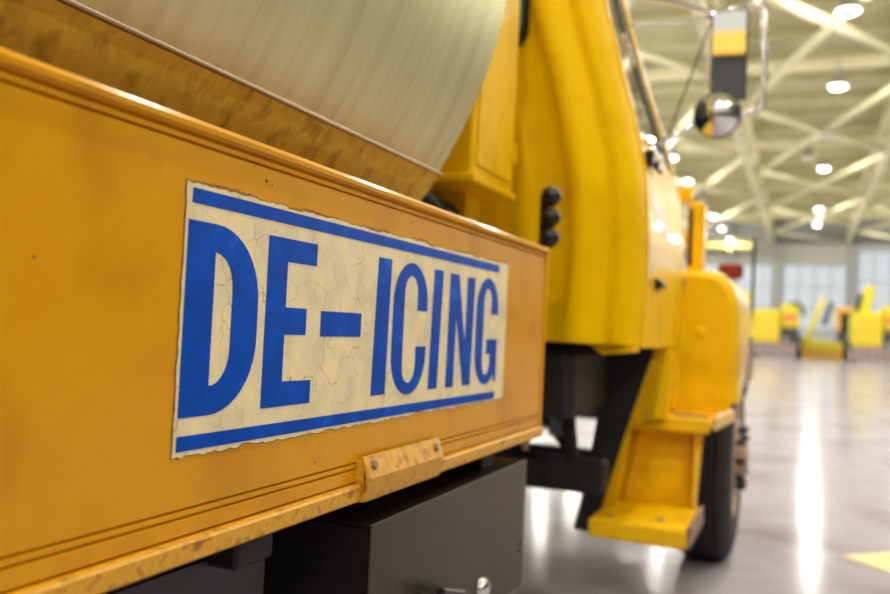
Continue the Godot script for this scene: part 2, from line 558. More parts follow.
func make_lamps() -> void:
	var proto := lamp_proto()
	var lens_st := mb()
	lathe(lens_st, [Vector2(0, -0.09), Vector2(0.12, -0.078), Vector2(0.2, -0.04), Vector2(0.245, 0.03), Vector2(0.0, 0.035)], Vector3.ZERO, Vector3.UP, 24)
	lens_st.generate_normals()
	var lens := lens_st.commit()
	var named := {
		"0_-24": "lit high-bay lamp glowing largest at the top right corner",
		"0_-32": "lit high-bay lamp second from the top in the right-hand row",
		"0_-39": "unlit high-bay lamp hanging where two pale roof braces cross",
		"0_-47": "lit high-bay lamp third lit from the top in the right-hand row",
		"0_-54": "unlit high-bay lamp just left of the third lit lamp",
		"0_-62": "lit high-bay lamp upper of the close pair low in the right-hand row",
		"0_-69": "lit high-bay lamp lower of the close pair low in the right-hand row",
		"-1_-43": "lit high-bay lamp beside the lower mirror arm, highest of the left row",
		"-1_-50": "lit high-bay lamp right of the cab window corner, large in the left row",
		"-1_-65": "lit high-bay lamp uppermost of three in a slanting cluster",
		"-1_-72": "lit high-bay lamp in the middle of three in a slanting cluster",
		"-1_-80": "lit high-bay lamp lowest of three in a slanting cluster",
	}
	for r in range(-3, 3):
		var x: float = 0.7 + 7.05 * r
		var zs := [-24.7, -32.0, -39.6, -47.1, -54.3, -61.4, -69.5, -77.0, -17.2, -9.7, -2.2, 5.3, 12.0]
		if r == -1:
			zs = [-21.0, -28.5, -36.0, -43.2, -49.9, -57.3, -64.8, -72.0, -80.0, -13.5, -6.0, 1.5, 9.0]
		for z in zs:
			if r > 1 and z > -22.0 or r == 0 and z < -72.0: continue
			var key := "%d_%d" % [r, int(z)]
			key = {"0_-61": "0_-62", "-1_-49": "-1_-50", "-1_-64": "-1_-65"}.get(key, key)
			var label: String = named.get(key, "high-bay lamp of the hall roof, outside the picture or hidden by the truck")
			var o := proto.duplicate() as Node3D
			o.name = numbered("high_bay_lamp")
			add_child(o)
			o.position = Vector3(x + (0.13 if r == 0 and z > -36.0 else 0.0), 9.95, z)
			if r == 0 and z == -54.3: o.position = Vector3(-0.06, 9.95, -44.4)
			tag(o, label, "ceiling lamp", "high-bay lamps under the roof")
			var lit := not label.begins_with("unlit")
			if key == "-1_-57": lit = false
			var l := MeshInstance3D.new()
			l.mesh = lens
			l.material_override = M.lit_lens if lit else M.dull_lens
			place(l, "lens", o)
			if lit:
				var p := OmniLight3D.new()
				p.name = "lamp_light"
				add_child(p, true)
				p.position = o.position + Vector3(0, -0.035, 0)
				p.light_color = rgb8(255, 251, 240)
				p.light_energy = LAMP_ENERGY
				p.light_size = 0.22
				p.omni_range = 160.0
				p.omni_attenuation = 2.0
				p.shadow_enabled = true
	proto.free()

# ---------------------------------------------------------------- the truck
func profile_sweep(st: SurfaceTool, prof: Array, z0: float, z1: float) -> void:   # closed profile of (x, y), run along z
	var p := PackedVector2Array()
	for v in prof: p.append(v)
	prism(st, p, Vector3(0, 0, z0), Vector3.RIGHT, Vector3.UP, Vector3.BACK, z1 - z0)

func make_panel(t: Node3D) -> void:
	var st := mb()
	var gr := func(y: float, w := 0.0034, d := 0.004) -> Array: return [Vector2(PX, y - w / 2), Vector2(PX - d, y - w * 0.2), Vector2(PX - d, y + w * 0.2), Vector2(PX, y + w / 2)]
	var prof := [Vector2(PX - 0.045, 0.845), Vector2(PX, 0.845)]
	for y in [0.8575, 0.8765, 0.8845, 1.2475]: prof.append_array(gr.call(y))
	prof.append_array([Vector2(PX + 0.001, 1.2535), Vector2(PX - 0.002, 1.255), Vector2(PX - 0.002, 1.2565), Vector2(PX + 0.003, 1.2575), Vector2(PX + 0.0065, 1.2605), Vector2(PX + 0.0068, 1.2655), Vector2(PX + 0.004, 1.2705), Vector2(PX - 0.002, 1.2725), Vector2(PX - 0.045, 1.2725), Vector2(PX - 0.045, 1.25), Vector2(PX - 0.02, 1.25), Vector2(PX - 0.02, 0.87), Vector2(PX - 0.045, 0.87)])
	profile_sweep(st, prof, -1.918, 2.3)
	var panel := part(st, "deck_side_panel", M.panel_paint, t, "long yellow deck side panel with rolled top edge")
	st = mb(); span(st, Vector3(PX - 0.045, 0.846, -1.928), Vector3(PX + 0.004, 1.2735, -1.9165), 0.002)
	build(st, "end_flange", M.panel_paint, panel)
	st = mb()
	profile_sweep(st, [Vector2(PX - 0.1, 0.834), Vector2(PX + 0.006, 0.832), Vector2(PX + 0.009, 0.835), Vector2(PX + 0.009, 0.852), Vector2(PX + 0.007, 0.855), Vector2(PX - 0.003, 0.8555), Vector2(PX - 0.003, 0.845), Vector2(PX - 0.1, 0.845)], -1.925, 2.3)
	part(st, "lower_lip", M.lip_paint, t, "stained yellow lip along the foot of the side panel")
	for q in [[0.795, 1.232, 0.0022], [0.806, 1.229, 0.0012], [0.49, 1.118, 0.0014], [1.18, 1.236, 0.0016], [1.42, 1.24, 0.0018], [0.93, 0.9, 0.0016], [1.5, 0.905, 0.002]]:
		st = mb()
		var chip := PackedVector2Array()
		for k in 7: chip.append(Vector2(q[0], q[1]) + Vector2.from_angle(TAU * k / 7.0) * q[2] * (1.0 + 0.45 * sin(k * 5.1)))
		prism(st, chip, Vector3(PX, 0, 0), Vector3.FORWARD, Vector3.UP, Vector3.RIGHT, 0.0004)
		build(st, "paint_chip", M.chip, panel)
	# bent catch plate on the lip
	var catch := mb()
	var cp := [Vector2(0.0, 0.832), Vector2(0.012, 0.832), Vector2(0.0135, 0.836), Vector2(0.0185, 0.864), Vector2(0.0085, 0.893), Vector2(0.0055, 0.893), Vector2(0.0145, 0.863), Vector2(0.0095, 0.839), Vector2(0.0, 0.839)]
	profile_sweep(catch, cp.map(func(v): return Vector2(v.x + PX + 0.002, v.y)), -1.302, -1.04)
	var co := part(catch, "catch_plate", M.lip_paint, t, "bent yellow catch plate bolted over the lower lip")
	for z in [-1.063, -1.28]:
		catch = mb(); lathe(catch, [Vector2(0, 0.005), Vector2(0.006, 0.005), Vector2(0.0075, 0.0), Vector2(0.0075, -0.004)], Vector3(PX + 0.0148, 0.88, z), Vector3(1, 0.34, 0), 6, false)
		build(catch, "bolt", M.worn_steel, co)
	catch = mb(); span(catch, Vector3(PX - 0.004, 0.84, -1.045), Vector3(PX + 0.012, 0.888, -1.04), 0.001)
	build(catch, "end_web", M.lip_paint, co)
	catch = mb(); span(catch, Vector3(PX - 0.004, 0.84, -1.306), Vector3(PX + 0.010, 0.89, -1.301), 0.001)
	build(catch, "end_web", M.worn_steel, co)

func make_sign(t: Node3D) -> void:
	var uvr := Rect2(0.655, 0.93, 0.997, 0.285)
	var ea := Vector3.FORWARD; var eb := Vector3.UP; var en := Vector3.RIGHT
	rng.seed = 5
	# torn outline
	var p := PackedVector2Array()
	var n := 150
	for i in n:
		var s := lerpf(0.6625, 1.644, float(i) / n)
		p.append(Vector2(s, 0.9375 + rng.randf_range(-0.0016, 0.0014) + (0.0025 * sin(i * 0.45) if i % 23 > 16 else 0.0)))
	for i in 24: p.append(Vector2(1.645 + rng.randf_range(-0.001, 0.001), lerpf(0.938, 1.209, i / 24.0)))
	for i in n:
		var s := lerpf(1.644, 0.6645, float(i) / n)
		p.append(Vector2(s, 1.2095 + rng.randf_range(-0.0022, 0.0004) - (0.0022 if i % 31 > 25 else 0.0)))
	for i in 24: p.append(Vector2(0.663 + rng.randf_range(-0.0009, 0.0009), lerpf(1.209, 0.939, i / 24.0)))
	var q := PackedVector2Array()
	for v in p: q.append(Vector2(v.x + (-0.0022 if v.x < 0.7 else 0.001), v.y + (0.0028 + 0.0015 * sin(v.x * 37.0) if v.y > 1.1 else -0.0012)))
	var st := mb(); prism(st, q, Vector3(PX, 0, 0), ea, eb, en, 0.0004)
	part(st, "sticker_outline", M.outline_brown, t, "thin brown outline showing round the sticker edge")  # mottled brown polygon behind the sticker, slightly larger than it
	st = mb(); prism(st, p, Vector3(PX, 0, 0), ea, eb, en, 0.0011, uvr)
	var sg := part(st, "sticker", M.sticker_cream, t, "cracked cream sticker reading DE-ICING in blue between two blue stripes")
	var put := func(called: String, polys: Array, label: String):
		var s := mb()
		for poly in polys: prism(s, poly, Vector3(PX + 0.001, 0, 0), ea, eb, en, 0.0006, uvr)
		build(s, called, M.sticker_blue, sg, label)
	put.call("stripe", [PackedVector2Array([Vector2(0.671, 1.189), Vector2(1.59, 1.188), Vector2(1.589, 1.2025), Vector2(0.671, 1.204)])], "blue stripe along the sticker's top")
	put.call("stripe", [PackedVector2Array([Vector2(0.667, 0.943), Vector2(1.592, 0.9395), Vector2(1.592, 0.9535), Vector2(0.667, 0.958)])], "blue stripe along the sticker's foot")
	var o := []; var i := []
	o = [Vector2(0.711, 1.172)] + arc(Vector2(0.7115, 1.094), 0.0775, 0.078, 90, 0) + arc(Vector2(0.7115, 1.054), 0.0775, 0.078, 0, -90) + [Vector2(0.711, 0.976)]
	i = [Vector2(0.711, 1.143)] + arc(Vector2(0.7115, 1.105), 0.031, 0.038, 90, 0) + arc(Vector2(0.7115, 1.044), 0.031, 0.038, 0, -90) + [Vector2(0.711, 1.006)]
	put.call("letter", [rect(0.667, 0.976, 0.711, 1.172), ribbon(o, i)], "blue letter D")
	put.call("letter", [PackedVector2Array([Vector2(0.804, 0.976), Vector2(0.907, 0.976), Vector2(0.907, 1.004), Vector2(0.844, 1.005), Vector2(0.844, 1.0595), Vector2(0.89, 1.0595), Vector2(0.89, 1.0915), Vector2(0.844, 1.0915), Vector2(0.844, 1.145), Vector2(0.908, 1.145), Vector2(0.908, 1.172), Vector2(0.804, 1.172)])], "blue letter E")
	put.call("hyphen", [rect(0.924, 1.058, 1.03, 1.09)], "blue hyphen")
	put.call("letter", [PackedVector2Array([Vector2(1.068, 0.975), Vector2(1.112, 0.975), Vector2(1.116, 1.172), Vector2(1.074, 1.172)])], "first blue letter I")
	var c := func(x0: float, x1: float, th: float, up_end: float, low_end: float) -> PackedVector2Array:
		var cx := (x0 + x1) / 2; var rx := (x1 - x0) / 2
		var oo := [Vector2(x1, up_end)] + arc(Vector2(cx, 1.112), rx, 0.061, 0, 180, 16) + arc(Vector2(cx, 1.031), rx, 0.061, 180, 360, 16) + [Vector2(x1, low_end)]
		var ii := [Vector2(x1 - th, up_end)] + arc(Vector2(cx, 1.126), rx - th, 0.027, 0, 180, 16) + arc(Vector2(cx, 1.016), rx - th, 0.028, 180, 360, 16) + [Vector2(x1 - th, low_end)]
		return ribbon(oo, ii)
	put.call("letter", [c.call(1.127, 1.25, 0.038, 1.1, 1.044)], "blue letter C")
	put.call("letter", [PackedVector2Array([Vector2(1.266, 0.974), Vector2(1.303, 0.974), Vector2(1.311, 1.17), Vector2(1.273, 1.17)])], "second blue letter I")
	put.call("letter", [PackedVector2Array([Vector2(1.339, 0.973), Vector2(1.374, 0.973), Vector2(1.376, 1.095), Vector2(1.418, 0.973), Vector2(1.455, 0.973), Vector2(1.461, 1.168), Vector2(1.423, 1.168), Vector2(1.421, 1.05), Vector2(1.382, 1.169), Vector2(1.342, 1.169)])], "blue letter N")
	var go := [Vector2(1.595, 1.104)] + arc(Vector2(1.5345, 1.112), 0.0605, 0.061, 0, 180, 16) + arc(Vector2(1.5345, 1.031), 0.0605, 0.061, 180, 318, 14)
	go.append_array([Vector2(1.5815, 0.974), Vector2(1.595, 0.974), Vector2(1.595, 1.056), Vector2(1.534, 1.056), Vector2(1.534, 1.028), Vector2(1.555, 1.028)])
	var gi := arc(Vector2(1.5345, 1.016), 0.0205, 0.028, 360, 180, 14) + arc(Vector2(1.5345, 1.126), 0.0205, 0.027, 180, 0, 14) + [Vector2(1.555, 1.104)]
	var g_poly := PackedVector2Array(go + gi)
	put.call("letter", [g_poly], "blue letter G")

func make_tank(t: Node3D) -> void:
	var c := Vector2(-1.55, 1.93); var R := 0.953
	var st := mb(); st.set_smooth_group(1)
	var N := 96
	var zs := [2.1, -1.70]
	for k in N:
		for j in 1:
			var q := []
			for v in [[k, 0], [k + 1, 0], [k + 1, 1], [k, 1]]:
				var a: float = TAU * v[0] / N
				q.append([Vector3(c.x + cos(a) * R, c.y + sin(a) * R, zs[v[1]]), Vector2(float(zs[v[1]]), a * R)])
			for idx in [0, 1, 2, 0, 2, 3]:       # clockwise from outside: barrel runs to -Z
				st.set_uv(q[idx][1]); st.add_vertex(q[idx][0])
	var barrel := part(st, "tank_barrel", M.tank_steel, t, "brushed stainless steel tank barrel with a welded seam")
	st = mb(); lathe(st, [Vector2(0.0, 0.22), Vector2(0.35, 0.2), Vector2(0.65, 0.14), Vector2(0.85, 0.06), Vector2(R, 0.0)].map(func(v): return v), Vector3(c.x, c.y, -1.70), Vector3.FORWARD, 64)
	part(st, "tank_head", M.tank_steel, t)
	st = mb(); lathe(st, [Vector2(0.0, 0.2), Vector2(0.6, 0.14), Vector2(R, 0.0)], Vector3(c.x, c.y, 2.1), Vector3.BACK, 64)
	part(st, "tank_head", M.tank_steel, t)
	# lapped seam along the barrel
	var a0 := atan2(1.415 - c.y, -0.752 - c.x)
	var rr := R + 0.003
	st = mb(); tube(st, [Vector3(c.x + cos(a0) * rr, c.y + sin(a0) * rr, 2.1), Vector3(c.x + cos(a0) * rr, c.y + sin(a0) * rr, -1.705)], 0.0048, 10)
	build(st, "weld_seam", M.seam_steel, barrel)
	# lower belly sheet lapped over the barrel
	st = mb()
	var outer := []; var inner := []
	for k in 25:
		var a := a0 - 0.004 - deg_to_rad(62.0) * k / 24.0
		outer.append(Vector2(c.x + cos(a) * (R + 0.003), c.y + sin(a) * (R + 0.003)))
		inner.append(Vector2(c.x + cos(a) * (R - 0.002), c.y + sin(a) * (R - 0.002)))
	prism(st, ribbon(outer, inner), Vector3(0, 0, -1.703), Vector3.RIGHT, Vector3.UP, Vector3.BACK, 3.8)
	build(st, "belly_sheet", M.belly_steel, barrel, "mottled yellow-brown lower sheet of the tank")  # yellower and more mottled than the barrel above the seam
	for z in [-1.2, 0.4, 1.6]:
		st = mb(); span(st, Vector3(-2.3, 0.9, z - 0.06), Vector3(-0.85, 1.14, z + 0.06), 0.01)
		part(st, "tank_cradle", M.chassis, t)

func make_deck(t: Node3D) -> void:
	var st := mb(); span(st, Vector3(-2.62, 0.855, -1.9), Vector3(PX - 0.047, 0.9, 2.3), 0.003)
	part(st, "deck_floor", M.panel_paint, t)
	st = mb(); span(st, Vector3(-2.64, 0.845, -1.92), Vector3(-2.61, 1.27, 2.3), 0.004)
	part(st, "deck_side_panel", M.panel_paint, t)
	for x in [-1.22, -2.0]:
		st = mb(); span(st, Vector3(x - 0.04, 0.58, -5.35), Vector3(x + 0.04, 0.83, 2.3), 0.01)
		part(st, "frame_rail", M.chassis, t)
	for z in [-1.75, -0.9, 0.1, 1.1, 2.1]:
		st = mb(); span(st, Vector3(-2.6, 0.77, z - 0.04), Vector3(PX - 0.06, 0.855, z + 0.04), 0.005)
		part(st, "deck_bearer", M.chassis, t)
	# steel box below the panel
	st = mb(); span(st, Vector3(-1.02, 0.495, -1.9), Vector3(-0.584, 0.774, -1.136), 0.004)
	var b := part(st, "tool_box", M.chassis, t, "tool box with brushed steel front under the deck")
	st = mb(); span(st, Vector3(-0.586, 0.492, -1.905), Vector3(-0.58, 0.778, -1.134), 0.002)
	build(st, "steel_front", M.box_steel, b)
	st = mb(); span(st, Vector3(-1.02, 0.774, -1.9), Vector3(-0.585, 0.777, -1.136), 0.001)
	build(st, "steel_top", M.box_steel, b)
	var h := mb(); span(h, Vector3(-0.582, 0.588, -1.39), Vector3(-0.552, 0.612, -1.36), 0.004)
	bar(h, Vector3(-0.548, 0.628, -1.335), Vector3(-0.548, 0.596, -1.44), 0.016, 0.022, 0.005)
	build(h, "latch_handle", M.black_plastic, b, "black latch handle")
	h = mb(); span(h, Vector3(-0.582, 0.56, -1.455), Vector3(-0.556, 0.604, -1.435), 0.004)
	build(h, "latch_handle", M.black_plastic, b)
	h = mb(); lathe(h, [Vector2(0, 0.016), Vector2(0.012, 0.016), Vector2(0.02, 0.008), Vector2(0.022, 0.0)], Vector3(-0.58, 0.556, -1.63), Vector3.RIGHT, 24)
	build(h, "lock", M.chrome, b, "round chrome lock")
	for p in [[0.59, -1.88], [0.575, -1.875]]:
		h = mb(); lathe(h, [Vector2(0, 0.003), Vector2(0.004, 0.002), Vector2(0.005, 0.0)], Vector3(-0.58, p[0], p[1]), Vector3.RIGHT, 10)
		build(h, "rivet", M.nut, b)
	# hanging brackets of the box, dark hoses beneath the deck
	for z in [-1.3, -1.75]:
		st = mb(); span(st, Vector3(-0.98, 0.776, z - 0.02), Vector3(-0.66, 0.856, z + 0.02), 0.003)
		part(st, "box_hanger", M.chassis, t)
	st = mb(); span(st, Vector3(-1.0, 0.42, -1.0), Vector3(-0.66, 0.80, -0.35), 0.02)
	part(st, "battery_case", M.black_plastic, t)
	st = mb(); tube(st, [Vector3(-0.7, 0.83, -1.1), Vector3(-0.68, 0.74, -0.9), Vector3(-0.72, 0.76, -0.5), Vector3(-0.7, 0.8, 0.2)], 0.012, 8)
	part(st, "hose", M.black_rubber, t)

func make_front_box(t: Node3D) -> void:
	# yellow cabinet between tank and cab
	var st := mb(); span(st, Vector3(-2.2, 1.47, -2.36), Vector3(-0.80, 2.6, -2.03), 0.008)
	var b := part(st, "pump_cabinet", M.cab_paint, t, "tall yellow pump cabinet between tank and cab")
	st = mb(); span(st, Vector3(-2.21, 1.452, -2.37), Vector3(-0.79, 1.474, -2.02), 0.004)
	build(st, "bottom_rail", M.cab_paint, b)
	st = mb(); span(st, Vector3(-0.802, 1.5, -2.335), Vector3(-0.794, 2.55, -2.055), 0.003)
	build(st, "door", M.cab_paint, b)
	for y in [1.56, 2.06]:
		st = mb(); tube(st, [Vector3(-0.792, y, -2.342), Vector3(-0.792, y + 0.06, -2.342)], 0.006, 8)
		build(st, "hinge", M.cab_paint, b)
	for x in [-2.1, -0.93]:
		st = mb(); span(st, Vector3(x - 0.05, 0.83, -2.3), Vector3(x + 0.05, 1.455, -2.2), 0.005)
		part(st, "cabinet_post", M.cab_paint, t)
	st = mb(); span(st, Vector3(-1.6, 1.3, -2.25), Vector3(-0.9, 1.42, -2.05), 0.02)
	part(st, "pump", M.chassis, t)
	for y in [1.33, 1.4]:
		st = mb(); tube(st, [Vector3(-1.5, y, -2.0), Vector3(-0.9, y, -1.98), Vector3(-0.86, y - 0.05, -2.1), Vector3(-0.86, 1.0, -2.12)], 0.022, 10)
		part(st, "pipe", M.chassis, t)
	# black stalk with three round lamps
	st = mb(); bar(st, Vector3(-0.70, 1.0, -2.36), Vector3(-0.682, 1.455, -2.3), 0.022, 0.022)
	var s := part(st, "lamp_stalk", M.black_plastic, t, "black stalk carrying three round black lamps")
	for y in [1.452, 1.393, 1.336]:
		st = mb(); lathe(st, [Vector2(0, 0.03), Vector2(0.016, 0.028), Vector2(0.026, 0.018), Vector2(0.029, 0.0), Vector2(0.025, -0.02), Vector2(0, -0.024)], Vector3(-0.662, y, -2.29), Vector3(0.55, 0, 0.83), 20)
		build(st, "round_lamp", M.black_plastic, s)

func cab_x(y: float) -> float:       # outer side of the cab at a height
	var k := [[0.9, -0.478], [1.03, -0.476], [1.35, -0.466], [1.5, -0.474], [1.61, -0.488], [1.84, -0.543], [2.01, -0.594], [2.18, -0.642], [2.45, -0.71], [2.6, -0.8]]
	for i in k.size() - 1:
		if y <= k[i + 1][0]:
			return lerpf(k[i][1], k[i + 1][1], clampf((y - k[i][0]) / (k[i + 1][0] - k[i][0]), 0, 1))
	return -0.8

func cab_front(y: float) -> float:   # windscreen pillar line
	return -3.64 if y < 1.7 else lerpf(-3.64, -3.22, (y - 1.7) / 0.8)

func cab_ring(y: float, inset := 0.0) -> Array:    # seen from above, from the door seam round the back to the middle and on to the other side
	var xs := cab_x(y) - inset
	var right := []
	right.append(Vector3(xs, y, cab_front(y)))
	right.append(Vector3(xs, y, -3.2 if cab_front(y) < -3.25 else cab_front(y) + 0.02))
	right.append(Vector3(xs, y, -2.77))
	right.append(Vector3(xs - 0.004, y, -2.74))
	# swept corner of the back wall with its pressed flutes
	var pts := [[0.01, -2.70], [0.026, -2.66], [0.05, -2.63], [0.075, -2.622], [0.092, -2.63], [0.104, -2.622], [0.125, -2.585], [0.15, -2.56], [0.175, -2.552], [0.195, -2.556], [0.21, -2.58], [0.25, -2.584], [0.30, -2.582], [0.33, -2.562], [0.36, -2.558], [0.39, -2.578], [0.45, -2.582]]
	for q in pts:
		right.append(Vector3(xs - q[0], y, q[1] - inset * 0.3))
	var ring := right.duplicate()
	for i in range(right.size() - 1, -1, -1):
		ring.append(Vector3(-3.2 - right[i].x, right[i].y, right[i].z))
	return ring

func make_cab(t: Node3D) -> void:
	var ys := [1.045, 1.08, 1.2, 1.35, 1.5, 1.61, 1.72, 1.84, 2.01, 2.18, 2.32, 2.45, 2.55]
	var rows := []
	for y in ys: rows.append(cab_ring(y, 0.0 if y < 2.5 else 0.05))
	# back wall and corners up to the door seam only; the sides carry the doors
	var back := []
	for r in rows: back.append(r.slice(2, r.size() - 2))
	var st := mb()
	sheet(st, back)
	var inner := []
	for r in back:
		var l := []
		for i in range(r.size() - 1, -1, -1): l.append(r[i] + Vector3(0, 0, -0.03) + Vector3(-0.02 if r[i].x > -1.6 else 0.02, 0, 0))
		inner.append(l)
	sheet(st, inner)
	var top: Array = rows[rows.size() - 1]
	for i in top.size() - 1:                 # roof skin
		tri_out(st, top[i], top[i + 1], Vector3(-1.6, 2.62, -2.8), Vector3(-1.6, 1.5, -3))
	tri_out(st, top[0], top[top.size() - 1], Vector3(-1.6, 2.62, -2.8), Vector3(-1.6, 1.5, -3))
	var cab := part(st, "cab_shell", M.cab_back_paint, t, "yellow cab back wall with fluted corners")
	# floor of the cab and a lower corner skirt
	st = mb(); span(st, Vector3(-2.6, 1.046, -3.6), Vector3(-0.6, 1.07, -2.66), 0.004)
	build(st, "cab_floor", M.chassis, cab)
	st = mb()
	prism(st, PackedVector2Array([Vector2(-0.478, 1.05), Vector2(-0.482, 1.022), Vector2(-0.58, 1.01), Vector2(-0.64, 1.05)]), Vector3(0, 0, -2.75), Vector3.RIGHT, Vector3.UP, Vector3.BACK, 0.09)
	build(st, "corner_skirt", M.cab_paint, cab)
	# interior: seat back and dashboard
	st = mb(); span(st, Vector3(-1.2, 1.3, -2.9), Vector3(-0.68, 2.05, -2.76), 0.04)
	build(st, "seat", M.dark_interior, cab)
	st = mb(); span(st, Vector3(-2.6, 1.35, -3.6), Vector3(-0.56, 1.72, -3.45), 0.03)
	build(st, "dashboard", M.dark_interior, cab)
	# back window
	var w := []
	for v in arc(Vector2(-0.905, 2.05), 0.062, 0.075, 0, -90): w.append(v)
	for v in arc(Vector2(-2.295, 2.05), 0.062, 0.075, -90, -180): w.append(v)
	w.append(Vector2(-2.357, 2.4)); w.append(Vector2(-0.843, 2.4))
	var wp := PackedVector2Array(w)
	st = mb(); prism(st, wp, Vector3(0, 0, -2.59), Vector3.RIGHT, Vector3.UP, Vector3.BACK, 0.022)
	var gk := build(st, "back_window_gasket", M.black_rubber, cab, "black rubber gasket of the back window")
	var wi := PackedVector2Array()
	for v in w: wi.append(Vector2(-1.6, 2.26) + (v - Vector2(-1.6, 2.26)) * Vector2(0.975, 0.9))
	st = mb(); prism(st, wi, Vector3(0, 0, -2.575), Vector3.RIGHT, Vector3.UP, Vector3.BACK, 0.01)
	build(st, "back_window_glass", M.rear_glass, gk, "teal tinted back window glass")
	# front wall below the windscreen, windscreen
	st = mb(); span(st, Vector3(-2.7, 1.05, -3.66), Vector3(-0.5, 1.62, -3.61), 0.01)
	build(st, "firewall", M.cab_paint, cab)
	st = mb()
	quad(st, Vector3(-2.63, 1.62, -3.63), Vector3(-0.57, 1.62, -3.63), Vector3(-0.72, 2.42, -3.26), Vector3(-2.48, 2.42, -3.26))
	quad(st, Vector3(-2.63, 1.62, -3.636), Vector3(-2.48, 2.42, -3.266), Vector3(-0.72, 2.42, -3.266), Vector3(-0.57, 1.62, -3.636))
	build(st, "windscreen", M.window_glass, cab)
	make_door(t)

func side_pt(y: float, z: float, out := 0.0) -> Vector3:
	return Vector3(cab_x(y) + out, y, z)

func side_strip(st: SurfaceTool, zy: Array, out: float, th: float) -> void:    # polygon of (z, y) laid on the curved side, thickened inward: a ladder of [z_rear, z_front, y]
	for i in zy.size() - 1:
		var a: Array = zy[i]; var b: Array = zy[i + 1]
		var p := [side_pt(a[2], a[0], out), side_pt(a[2], a[1], out), side_pt(b[2], b[1], out), side_pt(b[2], b[0], out)]
		var q := [p[0] - Vector3(th, 0, 0), p[1] - Vector3(th, 0, 0), p[2] - Vector3(th, 0, 0), p[3] - Vector3(th, 0, 0)]
		st.set_smooth_group(3); quad(st, p[0], p[1], p[2], p[3]); st.set_smooth_group(4); quad(st, q[1], q[0], q[3], q[2])
		st.set_smooth_group(-1)
		quad(st, p[1], q[1], q[2], p[2]); quad(st, q[0], p[0], p[3], q[3])
		if i == 0: quad(st, q[0], q[1], p[1], p[0])
		if i == zy.size() - 2: quad(st, p[3], p[2], q[2], q[3])

func make_door(t: Node3D) -> void:
	var st := mb()
	var lad := []
	for k in 16:
		var y := lerpf(1.036, 1.74, k / 15.0)
		lad.append([-2.757, cab_front(y) + 0.012 if y > 1.5 else -3.6, y])
	side_strip(st, lad, 0.004, 0.03)
	var door := part(st, "door", M.cab_paint, t, "glossy yellow cab door mirroring the hall lamps")
	# frame round the window
	st = mb(); lad = []
	for k in 10:
		var y := lerpf(1.74, 2.4, k / 9.0)
		lad.append([-2.757, -2.80, y])
	side_strip(st, lad, 0.004, 0.03)
	build(st, "rear_frame", M.cab_paint, door)
	st = mb(); lad = []
	for k in 10:
		var y := lerpf(1.74, 2.4, k / 9.0)
		var zf := cab_front(y)
		lad.append([zf + 0.12, zf + 0.012, y])
	side_strip(st, lad, 0.012, 0.05)
	build(st, "front_frame", M.cab_paint, door)
	st = mb(); lad = []
	for k in 10:
		var y := lerpf(1.74, 2.4, k / 9.0)
		var zf := cab_front(y)
		lad.append([zf + 0.22, zf + 0.12, y])
	side_strip(st, lad, 0.0, 0.03)
	build(st, "window_gasket", M.black_rubber, door)
	st = mb(); lad = []
	for k in 10:
		var y := lerpf(1.74, 2.4, k / 9.0)
		lad.append([-2.8, cab_front(y) + 0.22, y])
	side_strip(st, lad, -0.006, 0.004)
	build(st, "door_window", M.window_glass, door)
	st = mb(); side_strip(st, [[-2.757, cab_front(2.4), 2.4], [-2.757, cab_front(2.44), 2.45]], 0.004, 0.03)
	build(st, "top_frame", M.cab_paint, door)
	# bright strip below the glass, handle, hinge hardware of the mirror arm
	st = mb(); side_strip(st, [[-2.79, -3.3, 1.738], [-2.79, -3.3, 1.752]], 0.01, 0.012)
	build(st, "sill_trim", M.bright_steel, door)
	st = mb(); bx(st, Vector3(-0.463, 1.252, -2.95), Vector3(0.02, 0.035, 0.09), 0.006)
	bx(st, Vector3(-0.448, 1.252, -2.96), Vector3(0.012, 0.02, 0.12), 0.005)
	build(st, "door_handle", M.nut, door, "dark door handle")
	st = mb(); bx(st, Vector3(-0.483, 1.66, -2.83), Vector3(0.03, 0.05, 0.07), 0.008)
	bx(st, Vector3(-0.468, 1.645, -2.9), Vector3(0.02, 0.03, 0.1), 0.006)
	build(st, "bracket", M.nut, door)
	st = mb(); tube(st, [side_pt(2.06, -2.765, 0.03), side_pt(2.01, -2.765, 0.035), side_pt(1.995, -2.8, 0.035), side_pt(1.99, -2.86, 0.03)], 0.008, 8)
	build(st, "rain_hook", M.bright_steel, door)
	# faded emblem on the door: slanting band
	st = mb()
	var lo := mb()
	for k in 10:
		var f := k / 9.0
		var z := lerpf(-2.84, -3.14, f)
		var y := lerpf(1.53, 1.44, f)
		side_strip(lo, [[z, z - 0.035, y - 0.03], [z, z - 0.035, y + 0.03]], 0.0055, 0.001)
	build(lo, "door_emblem", M.decal_violet, door, "faded violet emblem band")
	# sill below the door
	st = mb(); side_strip(st, [[-3.36, -3.66, 0.78], [-3.36, -3.66, 1.028]], 0.0, 0.03)
	part(st, "door_sill", M.cab_paint, t)

